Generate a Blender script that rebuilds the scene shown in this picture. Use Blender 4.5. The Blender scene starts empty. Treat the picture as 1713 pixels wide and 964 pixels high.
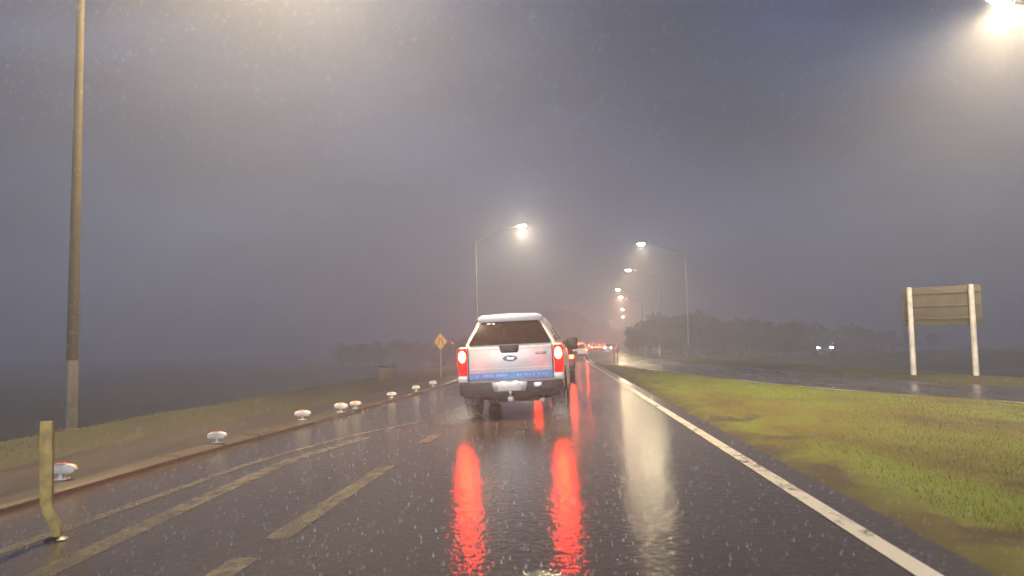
import bpy, bmesh, math, random
import numpy as np
from mathutils import Vector, Matrix
random.seed(7); rng = np.random.default_rng(7)
R = math.radians
scene = bpy.context.scene
COL = scene.collection

# ------------------------------------------------------------------ camera
cam_d = bpy.data.cameras.new('camera'); cam = bpy.data.objects.new('camera', cam_d); COL.objects.link(cam)
cam_d.sensor_width = 36; cam_d.lens = 36 * 1318 / 1713; cam_d.clip_start = .05; cam_d.clip_end = 6000
cam_d.dof.use_dof = True; cam_d.dof.focus_distance = 14.5; cam_d.dof.aperture_fstop = 2.0   # phone through wet glass: soft near and far
yw, pt, rl = R(3.55), R(4.27), R(1.0)
fw = Vector((-math.sin(yw) * math.cos(pt), math.cos(yw) * math.cos(pt), math.sin(pt)))
rt = fw.cross(Vector((0, 0, 1))).normalized(); up = rt.cross(fw)
rt2 = rt * math.cos(rl) - up * math.sin(rl); up2 = up * math.cos(rl) + rt * math.sin(rl)
M = Matrix((rt2, up2, -fw)).transposed().to_4x4(); M.translation = (0, 0, 1.25)
cam.matrix_world = M
scene.camera = cam

# ------------------------------------------------------------------ dusk sky, added fill sun, exposure
SUN_EL, SUN_ROT = R(12.0), R(188)
world = bpy.data.worlds.new('World'); scene.world = world; world.use_nodes = True
nt = world.node_tree; nt.nodes.clear()
out = nt.nodes.new('ShaderNodeOutputWorld'); bg = nt.nodes.new('ShaderNodeBackground')
sky = nt.nodes.new('ShaderNodeTexSky'); sky.sky_type = 'NISHITA'; sky.sun_disc = False
sky.sun_elevation = SUN_EL; sky.sun_rotation = SUN_ROT; sky.air_density = 1.3; sky.dust_density = 1.0; sky.ozone_density = 4
hs = nt.nodes.new('ShaderNodeHueSaturation'); hs.inputs['Saturation'].default_value = .75
tcw = nt.nodes.new('ShaderNodeTexCoord'); ns = nt.nodes.new('ShaderNodeTexNoise')
ns.inputs['Scale'].default_value = 2.2; ns.inputs['Detail'].default_value = 5
mpw = nt.nodes.new('ShaderNodeMapping'); mpw.inputs['Scale'].default_value = (1, 1, 3.2); mpw.inputs['Rotation'].default_value = (0, R(32), 0)
rmp = nt.nodes.new('ShaderNodeMapRange'); rmp.inputs['From Min'].default_value = .35; rmp.inputs['From Max'].default_value = .7
rmp.inputs['To Min'].default_value = .6; rmp.inputs['To Max'].default_value = 1.5
mul = nt.nodes.new('ShaderNodeVectorMath'); mul.operation = 'SCALE'
gry = nt.nodes.new('ShaderNodeMix'); gry.data_type = 'RGBA'; gry.inputs['Factor'].default_value = .85
gry.inputs['B'].default_value = (.43, .63, 1.62, 1)                # the even grey-blue of thick rain cloud
L = nt.links.new
L(tcw.outputs['Generated'], mpw.inputs['Vector']); L(mpw.outputs[0], ns.inputs['Vector'])
L(ns.outputs['Fac'], rmp.inputs['Value']); L(sky.outputs[0], hs.inputs['Color'])
L(hs.outputs[0], gry.inputs['A']); L(gry.outputs['Result'], mul.inputs[0]); L(rmp.outputs[0], mul.inputs['Scale'])
L(mul.outputs[0], bg.inputs['Color']); bg.inputs['Strength'].default_value = .105
L(bg.outputs[0], out.inputs['Surface'])

sun_d = bpy.data.lights.new('sun', 'SUN'); sun_d.energy = 3.2; sun_d.angle = R(25); sun_d.color = (.90, .94, 1.0)  # lights tailgate and posts from behind the camera, in place of headlights
sun = bpy.data.objects.new('sun', sun_d); COL.objects.link(sun); sun.rotation_euler = (R(78), 0, R(-8))
vs = scene.view_settings; vs.view_transform = 'Standard'; vs.look = 'None'; vs.gamma = 1; vs.use_curve_mapping = False
vs.exposure = -0.22
cy = scene.cycles
cy.use_denoising = True; cy.max_bounces = 6; cy.diffuse_bounces = 2; cy.glossy_bounces = 3; cy.volume_bounces = 1
cy.transmission_bounces = 3; cy.transparent_max_bounces = 8; cy.sample_clamp_indirect = 6

LAMP = 6600.0        # watts of a near street lamp
LAMPCOL = (1, .75, .38)
HAZE = .0088

# ------------------------------------------------------------------ materials
def new_mat(name):
    m = bpy.data.materials.new(name); m.use_nodes = True
    n = m.node_tree; b = n.nodes['Principled BSDF']
    return m, n, b
def mat(name, col, rough=.5, metal=0, var=.15, scale=8, coat=0, bump=0, spec=.5):
    m, n, b = new_mat(name)
    b.inputs['Roughness'].default_value = rough; b.inputs['Metallic'].default_value = metal
    b.inputs['Coat Weight'].default_value = coat; b.inputs['Coat Roughness'].default_value = .06
    b.inputs['Specular IOR Level'].default_value = spec
    tc = n.nodes.new('ShaderNodeTexCoord'); nz = n.nodes.new('ShaderNodeTexNoise')
    nz.inputs['Scale'].default_value = scale; nz.inputs['Detail'].default_value = 6
    n.links.new(tc.outputs['Object'], nz.inputs['Vector'])
    cr = n.nodes.new('ShaderNodeValToRGB'); e = cr.color_ramp.elements
    e[0].position = .3; e[1].position = .7
    e[0].color = (*[c * (1 - var) for c in col], 1); e[1].color = (*[min(1, c * (1 + var)) for c in col], 1)
    n.links.new(nz.outputs['Fac'], cr.inputs['Fac']); n.links.new(cr.outputs[0], b.inputs['Base Color'])
    if bump:
        bp = n.nodes.new('ShaderNodeBump'); bp.inputs['Strength'].default_value = bump; bp.inputs['Distance'].default_value = .02
        n.links.new(nz.outputs['Fac'], bp.inputs['Height']); n.links.new(bp.outputs[0], b.inputs['Normal'])
    return m
def glow(name, col, strength):
    m, n, b = new_mat(name)
    b.inputs['Base Color'].default_value = (*[min(.3, c) for c in col], 1); b.inputs['Roughness'].default_value = .3; b.inputs['Specular IOR Level'].default_value = .25
    b.inputs['Emission Color'].default_value = (*col, 1); b.inputs['Emission Strength'].default_value = strength
    return m
def wet_road(name, base, lo, hi, bumpy=.25):
    """Wet asphalt: stone grain, worn patches, water film of uneven smoothness."""
    m, n, b = new_mat(name); N = n.nodes.new; K = n.links.new
    g = N('ShaderNodeNewGeometry')
    def noise(s, d=5, sc=(1, 1, 1)):
        mp = N('ShaderNodeMapping'); mp.inputs['Scale'].default_value = sc
        z = N('ShaderNodeTexNoise'); z.inputs['Scale'].default_value = s; z.inputs['Detail'].default_value = d
        K(g.outputs['Position'], mp.inputs['Vector']); K(mp.outputs[0], z.inputs['Vector']); return z
    big, fine, patch = noise(.5, 4, (1, .15, 1)), noise(34, 4), noise(1.1, 3, (1, .12, 1))
    cr = N('ShaderNodeValToRGB'); e = cr.color_ramp.elements
    e[0].position = .3; e[1].position = .72
    e[0].color = (*[c * .42 for c in base], 1); e[1].color = (*[c * 1.8 for c in base], 1)
    mx = N('ShaderNodeMath'); mx.operation = 'ADD'; mh = N('ShaderNodeMath'); mh.operation = 'MULTIPLY'; mh.inputs[1].default_value = .5
    K(big.outputs['Fac'], mx.inputs[0]); K(fine.outputs['Fac'], mx.inputs[1]); K(mx.outputs[0], mh.inputs[0]); K(mh.outputs[0], cr.inputs['Fac'])
    K(cr.outputs[0], b.inputs['Base Color'])
    rr = N('ShaderNodeMapRange'); rr.inputs['From Min'].default_value = .35; rr.inputs['From Max'].default_value = .68
    rr.inputs['To Min'].default_value = lo; rr.inputs['To Max'].default_value = hi
    K(patch.outputs['Fac'], rr.inputs['Value']); K(rr.outputs[0], b.inputs['Roughness'])
    b.inputs['IOR'].default_value = 1.33
    rip = noise(16, 4); ad = N('ShaderNodeMath'); ad.operation = 'MULTIPLY_ADD'; ad.inputs[1].default_value = .35
    K(fine.outputs['Fac'], ad.inputs[0]); K(rip.outputs['Fac'], ad.inputs[2])
    bp = N('ShaderNodeBump'); bp.inputs['Strength'].default_value = bumpy; bp.inputs['Distance'].default_value = .006
    K(ad.outputs[0], bp.inputs['Height']); K(bp.outputs[0], b.inputs['Normal'])
    return m
def soil(name, cols, scale=1.2, stretch=(1, .35, 1), rough=.75, bump=.6):
    m, n, b = new_mat(name); N = n.nodes.new; K = n.links.new
    g = N('ShaderNodeNewGeometry'); mp = N('ShaderNodeMapping'); mp.inputs['Scale'].default_value = stretch
    z = N('ShaderNodeTexNoise'); z.inputs['Scale'].default_value = scale; z.inputs['Detail'].default_value = 8; z.inputs['Roughness'].default_value = .62
    K(g.outputs['Position'], mp.inputs['Vector']); K(mp.outputs[0], z.inputs['Vector'])
    cr = N('ShaderNodeValToRGB'); el = cr.color_ramp.elements
    while len(el) < len(cols): el.new(.5)
    for i, c in enumerate(cols):
        el[i].position = .3 + .42 * i / (len(cols) - 1); el[i].color = (*c, 1)
    K(z.outputs['Fac'], cr.inputs['Fac']); K(cr.outputs[0], b.inputs['Base Color'])
    b.inputs['Roughness'].default_value = rough
    bp = N('ShaderNodeBump'); bp.inputs['Strength'].default_value = bump; bp.inputs['Distance'].default_value = .05
    K(z.outputs['Fac'], bp.inputs['Height']); K(bp.outputs[0], b.inputs['Normal'])
    return m
def worn_paint(name, col, keep=.5, rough=.35, soft=.10):
    """Road paint worn through in places: holes are real gaps showing the asphalt sheet below."""
    m, n, b = new_mat(name); N = n.nodes.new; K = n.links.new
    g = N('ShaderNodeNewGeometry')
    def nz(sc, d, st):
        mp = N('ShaderNodeMapping'); mp.inputs['Scale'].default_value = st; z = N('ShaderNodeTexNoise')
        z.inputs['Scale'].default_value = sc; z.inputs['Detail'].default_value = d; z.inputs['Roughness'].default_value = .7
        K(g.outputs['Position'], mp.inputs['Vector']); K(mp.outputs[0], z.inputs['Vector']); return z
    z1, z2 = nz(9, 8, (1, .5, 1)), nz(.9, 3, (1, 1, 1))
    ad = N('ShaderNodeMath'); ad.operation = 'MULTIPLY_ADD'; ad.inputs[1].default_value = .6
    K(z2.outputs['Fac'], ad.inputs[0]); K(z1.outputs['Fac'], ad.inputs[2])
    mr = N('ShaderNodeMapRange'); mr.inputs['From Min'].default_value = keep + .3 - soft; mr.inputs['From Max'].default_value = keep + .3 + soft
    K(ad.outputs[0], mr.inputs['Value'])
    b.inputs['Base Color'].default_value = (*col, 1); b.inputs['Roughness'].default_value = rough
    tr = N('ShaderNodeBsdfTransparent'); mx = N('ShaderNodeMixShader')
    K(mr.outputs[0], mx.inputs[0]); K(tr.outputs[0], mx.inputs[1]); K(b.outputs[0], mx.inputs[2])
    K(mx.outputs[0], n.nodes['Material Output'].inputs['Surface'])
    return m

m_asphalt = wet_road('wet_asphalt', (.066, .054, .045), .08, .13, .8)
m_asphalt_far = wet_road('wet_asphalt_opposite', (.05, .045, .043), .2, .4)
m_line = worn_paint('white_road_paint', (.72, .70, .66), .36)
m_line_worn = worn_paint('worn_road_paint', (.21, .18, .135), .535, .35, .3)
m_kerb = mat('kerb_concrete', (.06, .044, .028), .45, var=.3, scale=3, bump=.3)
m_mud = soil('muddy_shoulder', [(.03, .022, .016), (.05, .038, .024), (.085, .06, .03)], 2.2, rough=.5)
m_dirt = soil('wet_dirt', [(.026, .019, .015), (.045, .032, .022), (.065, .045, .028)], 1.4, rough=.45)
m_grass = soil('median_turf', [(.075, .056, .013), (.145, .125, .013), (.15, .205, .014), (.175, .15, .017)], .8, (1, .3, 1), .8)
def add_mud_edge(m, x0, x1, mud):
    """bare wet soil along the asphalt edge and in worn spots of the turf nearest the road"""
    n = m.node_tree; N = n.nodes.new; K = n.links.new; b = n.nodes['Principled BSDF']
    src = b.inputs['Base Color'].links[0].from_socket
    g = N('ShaderNodeNewGeometry'); sx = N('ShaderNodeSeparateXYZ'); K(g.outputs['Position'], sx.inputs[0])
    def nz(sc, d, st):
        mp = N('ShaderNodeMapping'); mp.inputs['Scale'].default_value = st; z = N('ShaderNodeTexNoise')
        z.inputs['Scale'].default_value = sc; z.inputs['Detail'].default_value = d
        K(g.outputs['Position'], mp.inputs['Vector']); K(mp.outputs[0], z.inputs['Vector']); return z
    z = nz(2.2, 8, (1, .6, 1)); z2 = nz(1.9, 7, (1, .5, 1))
    ad = N('ShaderNodeMath'); ad.operation = 'MULTIPLY_ADD'; ad.inputs[1].default_value = 1.1
    K(z.outputs['Fac'], ad.inputs[0]); K(sx.outputs['X'], ad.inputs[2])
    mr = N('ShaderNodeMapRange'); mr.inputs['From Min'].default_value = x0 + .55; mr.inputs['From Max'].default_value = x1 + .55
    K(ad.outputs[0], mr.inputs['Value'])
    far = N('ShaderNodeMapRange'); far.inputs['From Min'].default_value = x0 + .5; far.inputs['From Max'].default_value = x0 + 2.6
    far.inputs['To Min'].default_value = 0; far.inputs['To Max'].default_value = .12
    K(sx.outputs['X'], far.inputs['Value'])
    sp = N('ShaderNodeMath'); sp.operation = 'ADD'; K(z2.outputs['Fac'], sp.inputs[0]); K(far.outputs[0], sp.inputs[1])
    ms = N('ShaderNodeMapRange'); ms.inputs['From Min'].default_value = .36; ms.inputs['From Max'].default_value = .46; K(sp.outputs[0], ms.inputs['Value'])
    mm = N('ShaderNodeMath'); mm.operation = 'MULTIPLY'; K(mr.outputs[0], mm.inputs[0]); K(ms.outputs[0], mm.inputs[1])
    mx = N('ShaderNodeMix'); mx.data_type = 'RGBA'; mx.inputs['A'].default_value = (*mud, 1)
    K(mm.outputs[0], mx.inputs['Factor']); K(src, mx.inputs['B']); K(mx.outputs['Result'], b.inputs['Base Color'])
add_mud_edge(m_grass, 2.1, 2.65, (.052, .038, .022))
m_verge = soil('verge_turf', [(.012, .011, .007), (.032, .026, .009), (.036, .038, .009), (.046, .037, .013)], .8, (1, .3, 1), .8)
m_field = soil('dark_field', [(.02, .022, .016), (.035, .036, .024), (.045, .045, .028)], .12, (1, 1, 1), .9)
m_blade = [mat('grass_blade', (.145, .195, .012), .5, var=.35, scale=.8), mat('dry_grass_blade', (.165, .14, .02), .55, var=.35, scale=.8), mat('brown_grass_blade', (.06, .042, .016), .6, var=.3, scale=.8)]
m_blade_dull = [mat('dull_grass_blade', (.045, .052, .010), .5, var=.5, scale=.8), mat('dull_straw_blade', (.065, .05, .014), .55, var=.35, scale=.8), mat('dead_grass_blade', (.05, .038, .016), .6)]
m_steel = mat('galvanised_steel', (.42, .41, .40), .45, .6, .2, 3)
m_pole = mat('weathered_pole', (.05, .036, .022), .7, 0, .3, 2, spec=.2)
m_pole_hazed = mat('haze_toned_pole', (.16, .15, .15), .6, 0, .2, 2, spec=.3)  # far poles only: fading into the haze is put into this paler grey
m_polebase = mat('pale_pole_foot', (.085, .072, .06), .5, 0, .3, 3)
m_lamp_body = mat('lamp_housing_grey', (.25, .25, .26), .4)
m_lens = glow('lit_lamp_lens', (1, .84, .58), 700)
m_lens_mid = glow('lit_lamp_lens_mid', (1, .82, .52), 4500)
m_lens_row = glow('lit_lamp_lens_row', (1, .80, .50), 1100)
m_lens_far = glow('lit_lamp_lens_far', (1, .72, .42), 1500)
m_white = mat('white_vehicle_paint', (.70, .70, .70), .34, 0, .13, 3.2, coat=.5)
m_black = mat('black_plastic', (.02, .019, .018), .45, 0, .3, 20)
m_glass = mat('dark_tinted_glass', (.02, .016, .014), .12, 0, .2, 3, spec=.35)
m_blue = mat('blue_reflective_stripe', (.10, .28, .70), .35, 0, .15, 18)
m_pale_blue = mat('pale_lettering', (.35, .5, .85), .4)
m_chrome = mat('chrome', (.7, .7, .7), .18, 1, .05)
m_plate = mat('white_number_plate', (.8, .8, .78), .35)
m_platelamp = glow('number_plate_lamp', (1, .96, .88), 7)
m_tyre = mat('tyre_rubber', (.02, .018, .017), .6, 0, .3, 20, bump=.2)
m_rim = mat('alloy_rim', (.55, .55, .55), .3, .8)
m_badge = mat('grey_badge', (.2, .19, .2), .3, .5)
m_navy = mat('dark_oval_badge', (.03, .04, .09), .25, .2)
m_redlens = glow('lit_red_lens', (1, .004, .003), 1.5)
m_redcore = glow('lit_brake_bulb', (1, .016, .003), 620)
m_redcore_ahead = glow('lit_brake_bulb_ahead', (1, .03, .006), 170)
m_reddull = glow('dim_red_lens', (1, .02, .01), .9)
m_headl = glow('lit_headlamp', (.90, .93, 1), 420)
m_far_brake = glow('far_brake_lamp', (1, .12, .04), 800)
m_markerw = mat('white_marker_plastic', (.64, .60, .55), .45, 0, .35, 7)
m_markerr = mat('red_reflector', (.62, .17, .13), .4, 0, .3, 12)
m_yellow = mat('yellow_sign_sheeting', (.90, .46, .012), .35, 0, .08, 10)
m_ypost = mat('faded_yellow_plastic', (.44, .31, .08), .5, 0, .45, 9)
m_signback = mat('brown_sign_board_back', (.075, .055, .028), .6, 0, .3, 4)
m_timber = mat('white_painted_post', (.62, .58, .52), .55, 0, .28, 4)
m_orange = mat('orange_red_sheeting', (.75, .14, .04), .4)
m_box = mat('dark_brown_box', (.05, .036, .018), .6, 0, .4, 5, bump=.3)
m_bark = mat('wet_bark', (.06, .045, .035), .7, 0, .4, 6, bump=.5)
m_leaf = [mat('dark_leaves', (.022, .025, .015), .6, 0, .5, .7), mat('olive_leaves', (.03, .03, .017), .6, 0, .5, .7)]
m_spray = mat('spray_water', (.42, .41, .41), .3)
m_water = mat('splash_water', (.26, .25, .245), .25)

# ------------------------------------------------------------------ mesh helpers
class MB:
    def __init__(s): s.v = []; s.f = []; s.mi = []
    def add(s, vs_, fs, mi=0):
        o = len(s.v); s.v += [tuple(p) for p in vs_]
        for f in fs: s.f.append([i + o for i in f]); s.mi.append(mi)
    def box(s, c, d, rot=None, mi=0):
        hx, hy, hz = d[0] / 2, d[1] / 2, d[2] / 2
        P = [Vector((x, y, z)) for x in (-hx, hx) for y in (-hy, hy) for z in (-hz, hz)]
        if rot is not None: P = [rot @ p for p in P]
        c = Vector(c)
        s.add([c + p for p in P], [(0, 1, 3, 2), (4, 6, 7, 5), (0, 4, 5, 1), (2, 3, 7, 6), (0, 2, 6, 4), (1, 5, 7, 3)], mi)
    def prism(s, poly, fn, a, b, mi=0):
        """poly: 2D points, fn(u, v, w) -> 3D, extruded from w=a to w=b"""
        n = len(poly)
        s.add([fn(u, v, a) for u, v in poly] + [fn(u, v, b) for u, v in poly],
              [list(range(n))[::-1], list(range(n, 2 * n))] + [(i, (i + 1) % n, n + (i + 1) % n, n + i) for i in range(n)], mi)
    def tube(s, pts, r, n=10, mi=0, cap=True):
        pts = [Vector(p) for p in pts]; rs = r if isinstance(r, (list, tuple)) else [r] * len(pts)
        ref = None; rings = []
        for i, p in enumerate(pts):
            t = (pts[min(i + 1, len(pts) - 1)] - pts[max(i - 1, 0)]).normalized()
            if ref is None: ref = Vector((1, 0, 0)) if abs(t.x) < .9 else Vector((0, 1, 0))
            a = (ref - t * ref.dot(t)).normalized(); b = t.cross(a); ref = a
            rings.append([p + (a * math.cos(k * 2 * math.pi / n) + b * math.sin(k * 2 * math.pi / n)) * rs[i] for k in range(n)])
        s.loft(rings, cap, mi)
    def loft(s, rings, cap=True, mi=0):
        n = len(rings[0]); V = [p for r in rings for p in r]; Fs = []
        for i in range(len(rings) - 1):
            for k in range(n):
                Fs.append((i * n + k, i * n + (k + 1) % n, (i + 1) * n + (k + 1) % n, (i + 1) * n + k))
        if cap: Fs += [list(range(n))[::-1], [(len(rings) - 1) * n + k for k in range(n)]]
        s.add(V, Fs, mi)
    def lathe(s, prof, n=20, c=(0, 0, 0), axis='Z', mi=0):
        rings = []
        for r, h in prof:
            ring = []
            for k in range(n):
                a = 2 * math.pi * k / n; x, y = r * math.cos(a), r * math.sin(a)
                p = (x, y, h) if axis == 'Z' else ((h, x, y) if axis == 'X' else (x, h, y))
                ring.append((p[0] + c[0], p[1] + c[1], p[2] + c[2]))
            rings.append(ring)
        s.loft(rings, True, mi)
    def build(s, name, mats, parent=None, smooth=False, bevel=0, seg=2):
        me = bpy.data.meshes.new(name)
        me.from_pydata([tuple(p) for p in s.v], [], s.f)
        for m in (mats if isinstance(mats, (list, tuple)) else [mats]): me.materials.append(m)
        me.polygons.foreach_set('material_index', s.mi)
        bm = bmesh.new(); bm.from_mesh(me)
        if len(bm.faces) < 20000: bmesh.ops.recalc_face_normals(bm, faces=bm.faces)
        if bevel:
            es = [e for e in bm.edges if len(e.link_faces) == 2 and e.calc_face_angle(0) > R(25)]
            bmesh.ops.bevel(bm, geom=es, offset=bevel, segments=seg, affect='EDGES', profile=.5, clamp_overlap=True)
        bm.to_mesh(me); bm.free()
        if smooth or bevel:
            me.polygons.foreach_set('use_smooth', [True] * len(me.polygons))
            try: me.set_sharp_from_angle(angle=R(38))
            except Exception: pass
        o = bpy.data.objects.new(name, me); COL.objects.link(o)
        if parent: o.parent = parent
        return o
def tag(o, label=None, cat=None, group=None, kind=None):
    if label: o['label'] = label
    if cat: o['category'] = cat
    if group: o['group'] = group
    if kind: o['kind'] = kind
    return o
def thing(name, label, cat, loc=(0, 0, 0), rz=0, group=None):
    o = bpy.data.objects.new(name, None); COL.objects.link(o); o.empty_display_size = .2
    o.location = loc; o.rotation_euler = (0, 0, rz)
    return tag(o, label, cat, group)
def copy_tree(o, loc, rz=0, label=None, scale=None):
    def rec(src, par):
        c = src.copy(); COL.objects.link(c)
        if par: c.parent = par
        for ch in src.children: rec(ch, c)
        return c
    r = rec(o, None); r.location = loc; r.rotation_euler = (0, 0, rz)
    if label: r['label'] = label
    if scale: r.scale = scale
    return r

# ------------------------------------------------------------------ road layout
def cx(y):                                     # the road bends to the right far ahead
    y = np.asarray(y, float); a = np.clip(y - 45, 0, 155)
    return a * a / 3000 + np.clip(y - 200, 0, None) * (155 / 1500)
TL, TR = -5.0, 2.15
NOSE = 50.0
def zroad(t): return .03 * np.clip(t, -5.0, 2.6)
_ny = [-30, 0, 8, 14.7, 18, 22.4, 31, 40, 46, NOSE, 70, 900]; _nt = [24, 13.2, 10.4, 8.2, 6.9, 5.75, 4.55, 3.75, 3.2, 2.4, 2.15, 2.15]
_fy = [-30, 0, 10, 19.6, 24, 30, 36, 53, 75, 900]; _ft = [30, 17.6, 13.7, 11.0, 10.0, 9.45, 9.0, 7.9, 7.4, 7.4]
def near_e(y): return np.interp(y, _ny, _nt)
def far_e(y): return np.interp(y, _fy, _ft)
def ys(a, b):
    r = [a]
    while r[-1] < b: r.append(min(b, r[-1] + max(.5, min(8, .04 * abs(r[-1]) + .3))))
    return np.array(r)
def kerb_x(y): return np.interp(y, [0, 7, 10, 17, 28, 45], [-5.0, -5.0, -4.95, -4.6, -4.3, -4.2])
def sheet(name, Y, lo, hi, nt_, zf, m, kind='structure'):
    """grid sheet between two edges given in road coordinates"""
    V = []; Fs = []
    for y in Y:
        a, b, c = float(lo(y)), float(hi(y)), float(cx(y))
        for k in range(nt_ + 1):
            t = a + (b - a) * k / nt_; V.append((t + c, float(y), float(zf(t, y))))
    w = nt_ + 1
    for i in range(len(Y) - 1):
        for k in range(nt_): Fs.append((i * w + k, i * w + k + 1, (i + 1) * w + k + 1, (i + 1) * w + k))
    mb = MB(); mb.add(V, Fs); o = mb.build(name, m, smooth=True)
    return tag(o, kind=kind)
C = lambda v: (lambda y: v)
Z_R = .0735                                    # level of the opposite carriageway
def bumpn(x, y): return .5 * math.sin(x * 1.7 + y * .6) * math.sin(y * .43 - x * .9 + 1) + .3 * math.sin(x * 3.1 - y * 1.3)
# whole ground, to the horizon
def zground(t, y):
    f = float(far_e(y))
    if t < -9.3: return -.26 - 1.3 * min(1, (-9.3 - t) / 7)
    if t > f + 4.3: return -.04 - 1.3 * min(1, (t - f - 4.3) / 8)
    return float(zroad(t)) - .16
def make_ground():
    Yg = np.concatenate([np.linspace(-60, 0, 7)[:-1], ys(0, 420), [700, 1200, 2500]])
    offs = [-2500, -900, -400, -200, -110, -60, -34, -22, -16.3, -12.5, -9.3, -5]
    V = []; Fs = []
    for y in Yg:
        f = float(far_e(y)); T = offs + [2.6, f + 4.3, f + 8, f + 12.3, f + 20, f + 40, f + 80, f + 200, f + 500, 2500]
        for t in T: V.append((t + float(cx(y)), float(y), zground(t, y)))
    w = len(T)
    for i in range(len(Yg) - 1):
        for k in range(w - 1): Fs.append((i * w + k, i * w + k + 1, (i + 1) * w + k + 1, (i + 1) * w + k))
    mb = MB(); mb.add(V, Fs); return tag(mb.build('ground', m_field, smooth=True), kind='structure')
make_ground()
Yr = np.concatenate([np.linspace(-25, 0, 12)[:-1], ys(0, 560)])
sheet('road', Yr, kerb_x, C(TR), 10, lambda t, y: zroad(t), m_asphalt)
Yo = np.unique(np.concatenate([Yr, _ny[2:-1], _fy[2:-1]]))
Yo = Yo[Yo <= 560]
sheet('opposite_carriageway', Yo, near_e, far_e, 6, lambda t, y: Z_R, m_asphalt_far)
# kerb with a real step, then dirt strip, then grass verge that drops away
def kerb():
    mb = MB(); y0 = -2.0
    while y0 < 120:                                # cast lengths with open joints between them
        rings = []
        for y in (y0, y0 + .8, y0 + 1.6, y0 + 2.385):
            j = .006 * math.sin(y0 * 7.3)
            x = float(kerb_x(y)) + float(cx(y)) + j; z = float(zroad(kerb_x(y)))
            rings.append([(x + .02, y, z - .1), (x, y, z + .045), (x - .03, y, z + .07 + j), (x - .26, y, z + .08 + j), (x - .28, y, z - .1)])
        mb.loft(rings); y0 += 2.4
    return tag(mb.build('kerb', m_kerb, smooth=True), kind='structure')
kerb()
ZV = -.075
def dirt_lo(y): return np.interp(y, [0, 9, 14.7, 19.4, 40, 560], [-6.5, -6.6, -6.4, -5.9, -5.2, -5.0])
sheet('dirt_strip', Yr, dirt_lo, lambda y: kerb_x(y) - .27, 5, lambda t, y: ZV + .012 * bumpn(t * 2, y), m_dirt)
def verge_z(t, y):
    u = min(1, max(0, (float(dirt_lo(y)) - t) / .7))
    h = ZV - .012 + u * (.055 + .05 * bumpn(t, y))
    return h if t > -8.6 else h - .26 * (-8.6 - t) - .05 * math.sin(y * 1.1) * (-8.6 - t)
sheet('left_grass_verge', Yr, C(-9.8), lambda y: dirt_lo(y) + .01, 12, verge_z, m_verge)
# grass median between the carriageways, higher in its middle
def med_z(t, y):
    a, b = TR, float(near_e(y)); u = min(1, max(0, (t - a) / max(.05, b - a)))
    s = math.sin(math.pi * u); amp = .12 * min(1, (b - a) / 4)
    return Z_R + .004 + amp * s ** .7 + .035 * bumpn(t * 1.3, y * .8) * min(1, 4 * s) if 0 < u < 1 else Z_R - .02
Ym = np.concatenate([np.linspace(-20, 0, 20)[:-1], ys(0, NOSE)])
sheet('grass_median', Ym, C(TR), near_e, 40, med_z, m_grass)
def rv_z(t, y):
    d = t - float(far_e(y)); return Z_R - .02 + min(.08, d * .2) + .02 * bumpn(t, y) if d < 3.2 else Z_R + .06 - .2 * (d - 3.2)
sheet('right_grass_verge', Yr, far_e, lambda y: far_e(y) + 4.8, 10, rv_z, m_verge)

# painted lines: sheets 4 mm above the asphalt
def line(name, pts, w, m, z=None):
    """pts: (y, t) samples along the line"""
    py, ptt = zip(*pts); Y = ys(py[0], py[-1])
    f = lambda y: np.interp(y, py, ptt)
    return sheet(name, Y, lambda y: f(y) - w / 2, lambda y: f(y) + w / 2, 1, (lambda t, y: zroad(t) + .005) if z is None else (lambda t, y: z), m)
line('right_edge_line', [(1, 1.83), (60, 1.83), (300, 1.83)], .13, m_line)
line('left_edge_line', [(1, -4.0), (5.4, -3.94), (9, -3.85), (10, -3.78), (12.3, -3.35), (14.4, -2.55)], .13, m_line_worn)
line('old_edge_line', [(4.6, -3.22), (7, -3.33), (9.7, -3.38), (12, -3.0)], .2, m_line_worn)
for a, b in ((2.5, 5.0), (5.5, 8.9), (11.0, 12.0)):
    line('lane_dash', [(a, -2.1 + .014 * a), (b, -2.1 + .014 * b)], .18, m_line_worn)
line('opposite_edge_line', [(12, 9.35), (14.7, 8.45), (18, 7.15), (22.4, 6.0), (26, 5.5)], .1, m_line, Z_R + .005)
line('centre_line', [(NOSE + 3, 2.12), (320, 2.12)], .12, m_line)

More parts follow.
